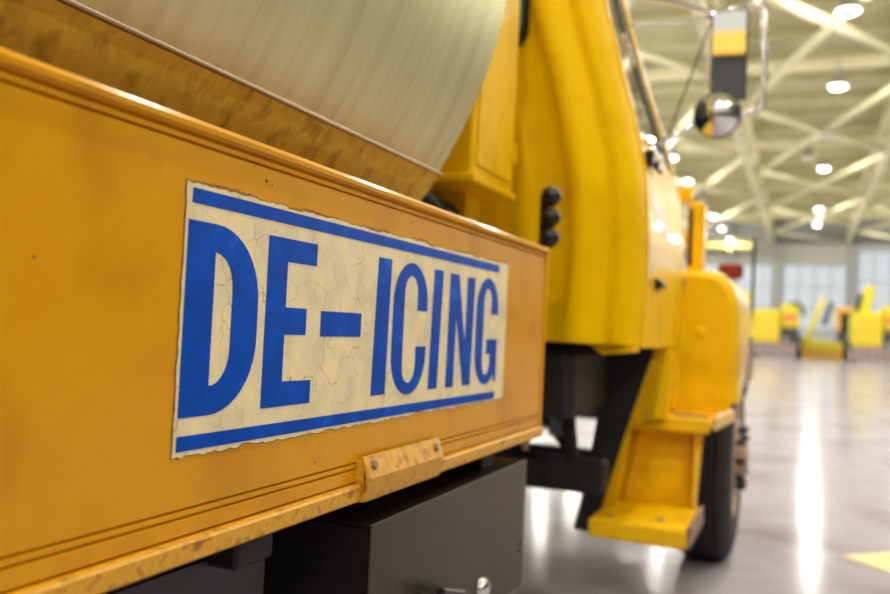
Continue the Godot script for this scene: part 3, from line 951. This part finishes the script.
func make_mirror(t: Node3D) -> void:
	var st := mb()
	var loop := [Vector3(-0.63, 2.37, -3.2), Vector3(-0.5, 2.362, -3.3), Vector3(-0.37, 2.335, -3.38), Vector3(-0.25, 2.352, -3.41), Vector3(-0.2, 2.37, -3.42), Vector3(-0.178, 2.35, -3.42), Vector3(-0.172, 2.2, -3.42), Vector3(-0.17, 1.99, -3.42), Vector3(-0.182, 1.955, -3.42), Vector3(-0.24, 1.935, -3.41), Vector3(-0.33, 1.93, -3.41), Vector3(-0.42, 1.9, -3.4), Vector3(-0.515, 1.845, -3.36), Vector3(-0.555, 1.82, -3.34)]
	tube(st, loop, 0.0105, 12)
	var m := part(st, "mirror_bracket", M.chrome, t, "chrome tube bracket of the wing mirrors")
	st = mb(); tube(st, [Vector3(-0.62, 2.22, -3.12), Vector3(-0.5, 2.26, -3.25), Vector3(-0.37, 2.32, -3.385)], 0.007, 8)
	build(st, "brace_rod", M.bright_steel, m)
	st = mb(); tube(st, [Vector3(-0.36, 2.33, -3.40), Vector3(-0.52, 1.84, -3.37)], 0.0035, 8)
	build(st, "stay_wire", M.nut, m)
	# flat mirror head: tilted a little down and in
	var fb := Basis.from_euler(Vector3(deg_to_rad(5), deg_to_rad(2), 0))
	var c := Vector3(-0.298, 2.17, -3.4)
	st = mb(); bx(st, c, Vector3(0.135, 0.345, 0.03), 0.012, fb)
	var h := part(st, "mirror_head", M.black_plastic, t, "tall flat mirror in a dark housing")
	st = mb(); bx(st, c + fb * Vector3(0, 0, 0.016), Vector3(0.121, 0.33, 0.004), 0.001, fb)
	build(st, "mirror_glass", M.mirror, h)
	# round convex mirror below
	var rc := Vector3(-0.33, 1.93, -3.36)
	st = mb(); lathe(st, [Vector2(0.0, -0.03), Vector2(0.05, -0.026), Vector2(0.084, -0.004), Vector2(0.088, 0.006), Vector2(0.082, 0.009)], rc, Vector3(0.05, -0.12, 1), 40)
	var rm := part(st, "round_mirror", M.black_plastic, t, "round convex mirror below the flat one")
	var prof := []
	for k in 13:
		var a := deg_to_rad(38.0) * (12 - k) / 12.0
		prof.append(Vector2(sin(a) * 0.0835 / sin(deg_to_rad(38.0)), (cos(a) - cos(deg_to_rad(38.0))) * 0.0835 / sin(deg_to_rad(38.0)) + 0.007))
	st = mb(); lathe(st, prof, rc, Vector3(0.05, -0.12, 1), 40)
	build(st, "mirror_glass", M.mirror, rm)

func make_fender(t: Node3D, side: float) -> void:
	var mx := func(x: float) -> float: return x if side > 0 else -3.2 - x
	var wz := -4.45
	var rows := []; var rows_in := []
	var stations := [-3.715, -3.73, -3.78, -3.9, -4.05, -4.2, -4.35, -4.5, -4.65, -4.8, -4.95, -5.05, -5.12]
	for i in stations.size():
		var z: float = stations[i]
		var low := 0.815
		var d: float = 0.6 * 0.6 - (z - wz) * (z - wz)
		if d > 0: low = maxf(low, 0.5 + sqrt(d))
		if z < -4.9: low = maxf(low, 0.86)
		var inset: float = [0.03, 0.012, 0.0][i] if i < 3 else (0.0 if z > -4.9 else (-4.9 - z) * 0.25)
		var topy := 1.365 - inset - maxf(0.0, -4.7 - z) * 0.25
		var r := []
		r.append(Vector3(-0.72, topy - 0.005, z))
		r.append(Vector3(-0.5, topy - 0.004, z))
		r.append(Vector3(-0.37 - inset, topy, z))
		for a in [70.0, 50.0, 30.0, 12.0]:
			r.append(Vector3(-0.36 + cos(deg_to_rad(a)) * 0.105 - inset, topy - 0.15 + sin(deg_to_rad(a)) * 0.15, z))
		for k in 5:
			var f := k / 4.0
			r.append(Vector3(-0.252 + 0.014 * f - inset, lerpf(minf(topy - 0.17, 1.19), low, f) if low < 1.15 else lerpf(1.19, low, f), z))
		rows.append(r)
	var flip := []
	for r in rows:
		var a := []; var b := []
		for v in r:
			a.append(Vector3(mx.call(v.x), v.y, v.z))
			b.append(Vector3(mx.call(v.x - 0.008), v.y - 0.008, v.z))
		flip.append(a); rows_in.append(b)
	var st := mb()
	var rev := func(l: Array) -> Array:
		var o := l.duplicate(true)
		for r in o: r.reverse()
		return o
	sheet(st, flip if side < 0 else rev.call(flip)); sheet(st, rows_in if side > 0 else rev.call(rows_in))
	var f := part(st, "fender", M.cab_paint, t, "rounded yellow front fender over the wheel" if side > 0 else "")
	# rear closing panel of the fender, facing back
	st = mb()
	var p := PackedVector2Array([Vector2(mx.call(-0.56), 0.772), Vector2(mx.call(-0.268), 0.772)])
	var r0: Array = rows[0]
	for i in range(r0.size() - 2, 1, -1): p.append(Vector2(mx.call(r0[i].x + 0.004), r0[i].y))
	p.append(Vector2(mx.call(-0.46), 1.335)); p.append(Vector2(mx.call(-0.52), 1.06))
	prism(st, p, Vector3(0, 0, -3.73), Vector3.RIGHT, Vector3.UP, Vector3.BACK, 0.022)
	build(st, "rear_panel", M.cab_paint, f)
	if side > 0:
		for q in [[-0.50, 0.86], [-0.43, 0.835], [-0.33, 0.835], [-0.29, 0.845]]:
			st = mb(); lathe(st, [Vector2(0, 0.006), Vector2(0.008, 0.005), Vector2(0.010, 0.0)], Vector3(q[0], q[1], -3.708), Vector3.BACK, 10)
			build(st, "bolt", M.step_paint, f)
		# round dent with a plate in the rear panel
		st = mb(); lathe(st, [Vector2(0, 0.004), Vector2(0.02, 0.004), Vector2(0.028, 0.0)], Vector3(-0.40, 1.1, -3.708), Vector3.BACK, 20)
		build(st, "round_cap", M.cab_paint, f)

func make_hood(t: Node3D) -> void:
	var st := mb()
	var rings := []
	for q in [[-3.64, 1.72, 1.0], [-4.2, 1.68, 0.97], [-4.8, 1.62, 0.93], [-5.25, 1.55, 0.9], [-5.4, 1.45, 0.86]]:
		var hw: float = q[2]; var r := []
		for v in [[hw, 0.95], [hw, 1.3], [hw - 0.03, q[1] - 0.12], [hw - 0.12, q[1] - 0.02], [hw - 0.3, q[1]], [0.0, q[1] + 0.02], [-hw + 0.3, q[1]], [-hw + 0.12, q[1] - 0.02], [-hw + 0.03, q[1] - 0.12], [-hw, 1.3], [-hw, 0.95]]:
			r.append(Vector3(-1.6 + v[0], v[1], q[0]))
		rings.append(r)
	var rv := rings.duplicate(true)
	for r in rv: r.reverse()
	sheet(st, rv)
	var f: Array = rings[4]
	for i in f.size() - 1: tri_out(st, f[i], f[i + 1], Vector3(-1.6, 1.0, -5.4), Vector3(-1.6, 1.2, -4.5))
	var h := part(st, "hood", M.cab_paint, t, "yellow engine hood ahead of the cab")
	st = mb(); span(st, Vector3(-2.7, 0.5, -5.75), Vector3(-0.5, 0.8, -5.6), 0.03)
	part(st, "front_bumper", M.chassis, t)
	# air intake box beside the hood
	st = mb(); span(st, Vector3(-0.50, 1.365, -4.06), Vector3(-0.425, 1.69, -3.96), 0.012)
	var a := part(st, "air_intake", M.cab_paint, t, "narrow yellow air intake behind the fender top")
	st = mb(); span(st, Vector3(-0.494, 1.40, -3.962), Vector3(-0.474, 1.66, -3.956), 0.002)
	build(st, "slot", M.black_rubber, a)
	st = mb(); span(st, Vector3(-0.545, 1.69, -4.0), Vector3(-0.48, 1.76, -3.95), 0.012)
	build(st, "marker_lamp", M.step_paint, a)
	st = mb(); span(st, Vector3(-0.62, 1.5, -4.05), Vector3(-0.49, 1.56, -3.98), 0.01)
	build(st, "duct", M.cab_paint, a)
	st = mb(); span(st, Vector3(-0.40, 1.335, -4.88), Vector3(-0.36, 1.41, -4.84), 0.006)
	var fl := part(st, "fender_lamp", M.black_plastic, t, "dark red lamp on top of the fender")
	st = mb(); span(st, Vector3(-0.44, 1.405, -4.9), Vector3(-0.31, 1.485, -4.82), 0.014)
	build(st, "lamp_lens", M.red, fl)
	# flexible guide pole on the bumper end
	st = mb(); tube(st, [Vector3(-0.5, 0.66, -5.68), Vector3(-0.34, 0.70, -5.66), Vector3(-0.318, 0.76, -5.62), Vector3(-0.305, 0.95, -5.56), Vector3(-0.296, 1.2, -5.52), Vector3(-0.292, 1.45, -5.5), Vector3(-0.294, 1.7, -5.5)], 0.011, 8)
	part(st, "guide_pole", M.black_rubber, t, "thin dark guide pole standing at the bumper end")
	# engine, gearbox, axle
	st = mb(); span(st, Vector3(-1.95, 0.74, -5.2), Vector3(-1.28, 1.4, -3.9), 0.05)
	part(st, "engine", M.chassis, t)
	st = mb(); span(st, Vector3(-2.5, 0.37, -4.53), Vector3(-0.6, 0.46, -4.38), 0.02)
	part(st, "front_axle", M.chassis, t)

func make_under_cab(t: Node3D) -> void:
	# dark running gear between the deck and the steps, with gaps to the bright floor behind
	var st := mb(); span(st, Vector3(-1.25, 0.80, -3.3), Vector3(-0.66, 1.03, -2.62), 0.03)
	part(st, "air_tank", M.chassis, t)
	st = mb(); span(st, Vector3(-0.97, 0.515, -3.04), Vector3(-0.62, 0.635, -2.94), 0.01)
	part(st, "cross_beam", M.chassis, t)
	st = mb(); bar(st, Vector3(-0.77, 0.84, -2.98), Vector3(-0.74, 0.62, -2.98), 0.05, 0.04)
	part(st, "hanger_strap", M.chassis, t)
	st = mb(); bar(st, Vector3(-0.9, 0.82, -3.0), Vector3(-0.74, 0.63, -3.0), 0.03, 0.03)
	part(st, "strut", M.chassis, t)
	st = mb(); span(st, Vector3(-0.835, 0.70, -3.03), Vector3(-0.765, 0.79, -2.98), 0.006)
	part(st, "valve", M.machine_grey, t)
	st = mb(); tube(st, [Vector3(-0.8, 1.0, -2.58), Vector3(-0.79, 0.9, -2.55), Vector3(-0.78, 0.82, -2.56), Vector3(-0.8, 0.7, -2.6)], 0.012, 8)
	part(st, "hose", M.worn_steel, t)
	# mud flap inboard of the steps
	st = mb(); prism(st, PackedVector2Array([Vector2(-0.69, 0.86), Vector2(-0.67, 1.04), Vector2(-0.5, 1.04), Vector2(-0.60, 0.7), Vector2(-0.70, 0.33), Vector2(-0.775, 0.335), Vector2(-0.755, 0.42)]), Vector3(0, 0, -3.2), Vector3.RIGHT, Vector3.UP, Vector3.BACK, 0.012)
	part(st, "mud_flap", M.black_rubber, t)

func make_steps(t: Node3D) -> void:
	var st := mb(); span(st, Vector3(-0.685, 0.352, -3.47), Vector3(-0.336, 0.42, -3.02), 0.008)
	var low := part(st, "lower_step", M.step_paint, t, "yellow lower boarding step")
	for x in [-0.62, -0.45]:
		st = mb(); lathe(st, [Vector2(0, 0.003), Vector2(0.015, 0.003), Vector2(0.018, 0.0)], Vector3(x, 0.4205, -3.1 - (x + 0.62) * 0.2), Vector3.UP, 14)
		build(st, "bolt_head", M.worn_steel, low)
	st = mb(); span(st, Vector3(-0.345, 0.354, -3.47), Vector3(-0.334, 0.428, -3.02), 0.003)
	build(st, "outer_lip", M.worn_steel, low)
	# riser between the steps with its folded edges
	st = mb(); prism(st, PackedVector2Array([Vector2(-0.70, 0.415), Vector2(-0.365, 0.415), Vector2(-0.345, 0.75), Vector2(-0.64, 0.75)]), Vector3(0, 0, -3.49), Vector3.RIGHT, Vector3.UP, Vector3.BACK, 0.02)
	var rs := part(st, "step_riser", M.step_paint, t, "yellow riser plate between the two steps")
	for q in [[-0.64, -0.585, 0.02], [-0.415, -0.40, 0.012]]:
		st = mb(); prism(st, PackedVector2Array([Vector2(q[0], 0.42), Vector2(q[0] + q[2], 0.42), Vector2(q[1] + q[2], 0.745), Vector2(q[1], 0.745)]), Vector3(0, 0, -3.471), Vector3.RIGHT, Vector3.UP, Vector3.BACK, 0.022)
		build(st, "fold", M.step_paint, rs)
	st = mb(); span(st, Vector3(-0.375, 0.42, -3.48), Vector3(-0.362, 0.745, -3.41), 0.003)
	build(st, "side_fold", M.step_paint, rs)
	# upper step
	st = mb(); span(st, Vector3(-0.60, 0.735, -3.78), Vector3(-0.30, 0.77, -3.36), 0.008)
	var up := part(st, "upper_step", M.step_paint, t, "yellow upper boarding step")
	st = mb(); bar(st, Vector3(-0.297, 0.755, -3.36), Vector3(-0.257, 0.765, -3.70), 0.02, 0.05, 0.006)
	build(st, "highlight_edge", M.cream_edge, up, "outer edge painted pale as a highlight")  # pale colour paints in the light caught by the bevelled edge
	st = mb(); span(st, Vector3(-0.46, 0.7705, -3.5), Vector3(-0.33, 0.7725, -3.40), 0.001)
	build(st, "bare_patch", M.worn_steel, up, "bare worn metal patch")
	st = mb(); span(st, Vector3(-0.605, 0.715, -3.372), Vector3(-0.315, 0.74, -3.352), 0.004)
	build(st, "nosing", M.step_paint, up)
	# slanting side bracket from the door sill to the lower step
	st = mb()
	var pr := PackedVector2Array([Vector2(-0.575, 1.03), Vector2(-0.452, 1.03), Vector2(-0.462, 0.775), Vector2(-0.60, 0.73), Vector2(-0.645, 0.41), Vector2(-0.69, 0.41), Vector2(-0.712, 0.47), Vector2(-0.655, 0.68)])
	prism(st, pr, Vector3(0, 0, -3.33), Vector3.RIGHT, Vector3.UP, Vector3.BACK, 0.035)
	var br := part(st, "step_bracket", M.step_paint, t, "slanting yellow bracket carrying the steps")
	for q in [[-0.53, 0.965], [-0.505, 0.955], [-0.64, 0.665], [-0.655, 0.64]]:
		st = mb(); lathe(st, [Vector2(0, 0.006), Vector2(0.008, 0.005), Vector2(0.010, 0.0)], Vector3(q[0], q[1], -3.295), Vector3.BACK, 10)
		build(st, "bolt", M.step_paint, br)
	# inner panel behind the upper step up to the door
	st = mb(); prism(st, PackedVector2Array([Vector2(-0.60, 0.76), Vector2(-0.47, 0.76), Vector2(-0.47, 1.03), Vector2(-0.54, 1.03)]), Vector3(0, 0, -3.66), Vector3.RIGHT, Vector3.UP, Vector3.BACK, 0.02)
	part(st, "kick_panel", M.step_paint, t)

func make_wheel(t: Node3D, x_out: float, z: float, side: float, label := "") -> void:
	var c := Vector3(x_out, 0.5, z)
	var ax := Vector3(side, 0, 0)
	var st := mb()
	var p := [Vector2(0.29, -0.02), Vector2(0.33, -0.005), Vector2(0.40, 0.0), Vector2(0.455, -0.012), Vector2(0.484, -0.028), Vector2(0.497, -0.05)]
	var w := 0.27
	for k in 5:
		var h := -0.05 - (w - 0.1) * (k + 0.5) / 5.0
		p.append_array([Vector2(0.5, h + 0.007), Vector2(0.49, h + 0.005), Vector2(0.49, h - 0.005), Vector2(0.5, h - 0.007)])
	p.append_array([Vector2(0.497, -w + 0.05), Vector2(0.484, -w + 0.028), Vector2(0.455, -w + 0.012), Vector2(0.40, -w), Vector2(0.29, -w + 0.02)])
	p.reverse()
	lathe(st, p, c, ax, 56, false)
	var ty := part(st, "tyre", M.tyre, t, label)
	st = mb()
	var rp := [Vector2(0.0, 0.045), Vector2(0.06, 0.045), Vector2(0.085, 0.03), Vector2(0.09, -0.005), Vector2(0.18, -0.005), Vector2(0.20, -0.03), Vector2(0.25, -0.05), Vector2(0.265, -0.02), Vector2(0.29, -0.005), Vector2(0.30, -0.02), Vector2(0.29, -0.1)]
	rp.reverse()
	lathe(st, rp, c, ax, 40)
	build(st, "rim", M.rim, ty)
	for k in 10:
		var a := TAU * k / 10.0
		st = mb(); lathe(st, [Vector2(0.017, -0.01), Vector2(0.017, 0.03), Vector2(0.011, 0.042), Vector2(0.0, 0.042)], c + Vector3(0, sin(a) * 0.142, cos(a) * 0.142), ax, 6, false)
		build(st, "lug_nut", M.nut, ty)

func make_truck() -> void:
	var t := thing("deicing_truck", "large yellow de-icing truck with steel tank and DE-ICING sticker", "truck", TRUCK)
	make_panel(t)
	make_sign(t)
	make_tank(t)
	make_deck(t)
	make_front_box(t)
	make_cab(t)
	make_mirror(t)
	make_hood(t)
	make_fender(t, 1.0)
	make_fender(t, -1.0)
	make_under_cab(t)
	make_steps(t)
	make_wheel(t, -0.275, -4.45, 1.0, "black front tyre below the fender")
	make_wheel(t, -2.925, -4.45, -1.0)
	make_wheel(t, -0.62, 1.2, 1.0)
	make_wheel(t, -2.58, 1.2, -1.0)

# ---------------------------------------------------------------- machines at the far end
func far_wheel(o: Node3D, x: float, z: float, r: float, w: float) -> void:
	var st := mb(); lathe(st, [Vector2(0, 0), Vector2(r * 0.55, 0), Vector2(r * 0.6, -0.05), Vector2(r * 0.9, -0.05), Vector2(r, 0.05), Vector2(r, w - 0.05), Vector2(r * 0.9, w), Vector2(0, w)], o.position + Vector3(x, r, z), Vector3.RIGHT, 24)
	part(st, "wheel", M.machine_dark, o)

func sweeper(at: Vector3, label: String, tall: bool) -> void:
	var o := thing("snow_truck", label, "truck", at, "yellow snow machines at the far end")
	var p := func(lo: Vector3, hi: Vector3, called: String, m: Material, bev := 0.06):
		var s := mb(); span(s, at + lo, at + hi, bev); return part(s, called, m, o)
	var hood: MeshInstance3D = p.call(Vector3(-1.5, 0.95, -4.0), Vector3(0.2, 3.1, 0.0), "hood", M.machine_yellow, 0.12)
	for k in 5:
		var s := mb(); span(s, at + Vector3(-1.35, 1.25 + k * 0.34, 0.0) + Vector3.ZERO, at + Vector3(0.05, 1.33 + k * 0.34, 0.05), 0.01)
		build(s, "grille_slat", M.machine_amber, hood)
	p.call(Vector3(0.2, 1.9, -3.5), Vector3(1.35, 3.55, -0.3), "cab", M.machine_yellow, 0.2)
	p.call(Vector3(0.35, 2.2, -0.31), Vector3(1.2, 2.95, -0.25), "front_plate", M.machine_amber)
	p.call(Vector3(0.45, 2.5, -0.26), Vector3(1.1, 2.75, -0.22), "red_marking", M.machine_red, 0.01)
	p.call(Vector3(0.25, 0.9, -0.6), Vector3(1.3, 1.9, -0.35), "grille", M.machine_dark)
	p.call(Vector3(0.35, 1.0, -0.36), Vector3(0.75, 1.35, -0.28), "lamp_cluster", M.machine_grey)
	p.call(Vector3(0.9, 1.0, -0.36), Vector3(1.25, 1.3, -0.28), "lamp_cluster", M.machine_grey)
	var bmp: MeshInstance3D = p.call(Vector3(-1.6, 0.1, -0.3), Vector3(1.3, 0.95, 0.15), "bumper", M.machine_white, 0.03)
	for k in 7:
		var s := mb()
		var x := -1.55 + k * 0.42
		prism(s, PackedVector2Array([Vector2(x, 0.94), Vector2(x + 0.24, 0.94), Vector2(x + 0.39, 0.12), Vector2(x + 0.15, 0.12)]), at + Vector3(0, 0, 0.13), Vector3.RIGHT, Vector3.UP, Vector3.BACK, 0.03)
		build(s, "hazard_stripe", M.machine_dark, bmp)
	p.call(Vector3(0.15, 0.12, -0.9), Vector3(1.42, 0.95, -0.32), "axle_guard", M.machine_dark)
	far_wheel(o, -1.55, -1.6, 0.65, 0.5)
	far_wheel(o, 0.95, -0.75, 0.75, 0.62)
	far_wheel(o, -1.55, -3.4, 0.65, 0.5)
	far_wheel(o, 0.95, -3.4, 0.75, 0.6)
	# black intake bow beside the cab
	var s2 := mb(); tube(s2, [at + Vector3(0.7, 3.5, -0.5), at + Vector3(1.2, 3.55, -0.5), at + Vector3(1.5, 3.3, -0.5), at + Vector3(1.6, 2.8, -0.5)], 0.13, 10)
	part(s2, "intake_pipe", M.machine_dark, o)
	if tall:
		s2 = mb(); bar(s2, at + Vector3(-0.75, 3.05, -1.5), at + Vector3(-0.45, 4.8, -1.5), 0.75, 0.6, 0.1)
		part(s2, "raised_chute", M.machine_yellow, o)
		s2 = mb(); bar(s2, at + Vector3(-1.25, 2.9, -1.3), at + Vector3(-0.95, 4.3, -1.3), 0.2, 0.3, 0.05)
		part(s2, "chute_ram", M.machine_dark, o)
	else:
		s2 = mb(); bar(s2, at + Vector3(-2.15, 1.6, -2.0), at + Vector3(-1.85, 4.3, -2.0), 0.75, 0.5, 0.1)
		part(s2, "raised_chute", M.machine_yellow, o)

func make_machines() -> void:
	sweeper(Vector3(-1.6, 0, -59.0), "yellow snow truck with striped bumper, left one at the far end", false)
	sweeper(Vector3(4.25, 0, -58.0), "yellow snow truck with tall raised chute, cut by the right edge", true)
	var at := Vector3(1.15, 0, -64.5)
	var o := thing("snow_plough", "yellow plough blade with slanted end between the two snow trucks", "plough", at, "yellow snow machines at the far end")
	var st := mb()
	prism(st, PackedVector2Array([Vector2(-1.3, 0.7), Vector2(1.35, 0.55), Vector2(1.35, 1.15), Vector2(-1.3, 1.35)]), at, Vector3.RIGHT, Vector3.UP, Vector3.BACK, 0.5)
	var bl := part(st, "blade", M.machine_yellow, o)
	st = mb(); span(st, at + Vector3(-1.3, 0.0, 0.1), at + Vector3(1.35, 0.7, 0.3), 0.03)
	build(st, "cutting_edge", M.machine_amber, bl)
	st = mb(); bar(st, at + Vector3(-0.95, 1.1, 0.2), at + Vector3(0.05, 4.1, 0.1), 1.1, 0.3, 0.06)
	part(st, "wing", M.machine_yellow, o)
	st = mb(); bar(st, at + Vector3(0.1, 2.3, 0.3), at + Vector3(0.6, 3.9, 0.25), 0.3, 0.3, 0.05)
	part(st, "wing_ram", M.machine_dark, o)
	at = Vector3(2.85, 0, -67.0)
	o = thing("brush_machine", "amber framed machine with big grey brush drum between plough and right truck", "machine", at, "yellow snow machines at the far end")
	st = mb(); lathe(st, [Vector2(0, -0.65), Vector2(0.95, -0.65), Vector2(1.0, -0.6), Vector2(1.0, 0.6), Vector2(0.95, 0.65), Vector2(0, 0.65)], at + Vector3(0, 1.0, 0), Vector3.RIGHT, 28)
	var dr := part(st, "brush_drum", M.brush, o)
	for k in 9:
		st = mb(); lathe(st, [Vector2(0.98, -0.03), Vector2(1.04, -0.02), Vector2(1.04, 0.02), Vector2(0.98, 0.03)], at + Vector3(-0.56 + k * 0.14, 1.04, 0), Vector3.RIGHT, 24)
		build(st, "bristle_ring", M.machine_dark, dr)
	for x in [-0.62, 0.35]:
		st = mb(); span(st, at + Vector3(x - 0.15, 1.9, -0.4), at + Vector3(x + 0.2, 3.6, 0.2), 0.06)
		part(st, "upright", M.machine_amber, o)
	st = mb(); span(st, at + Vector3(-0.8, 3.3, -0.4), at + Vector3(0.6, 3.7, 0.2), 0.06)
	part(st, "top_beam", M.machine_amber, o)
	st = mb(); span(st, at + Vector3(-0.4, 1.9, -0.5), at + Vector3(0.3, 3.3, -0.2), 0.03)
	part(st, "housing", M.machine_dark, o)

func _ready() -> void:
	rng.seed = 1
	make_camera()
	make_environment()
	make_materials()
	make_sticker_textures()
	make_hall()
	make_lamps()
	make_truck()
	make_machines()
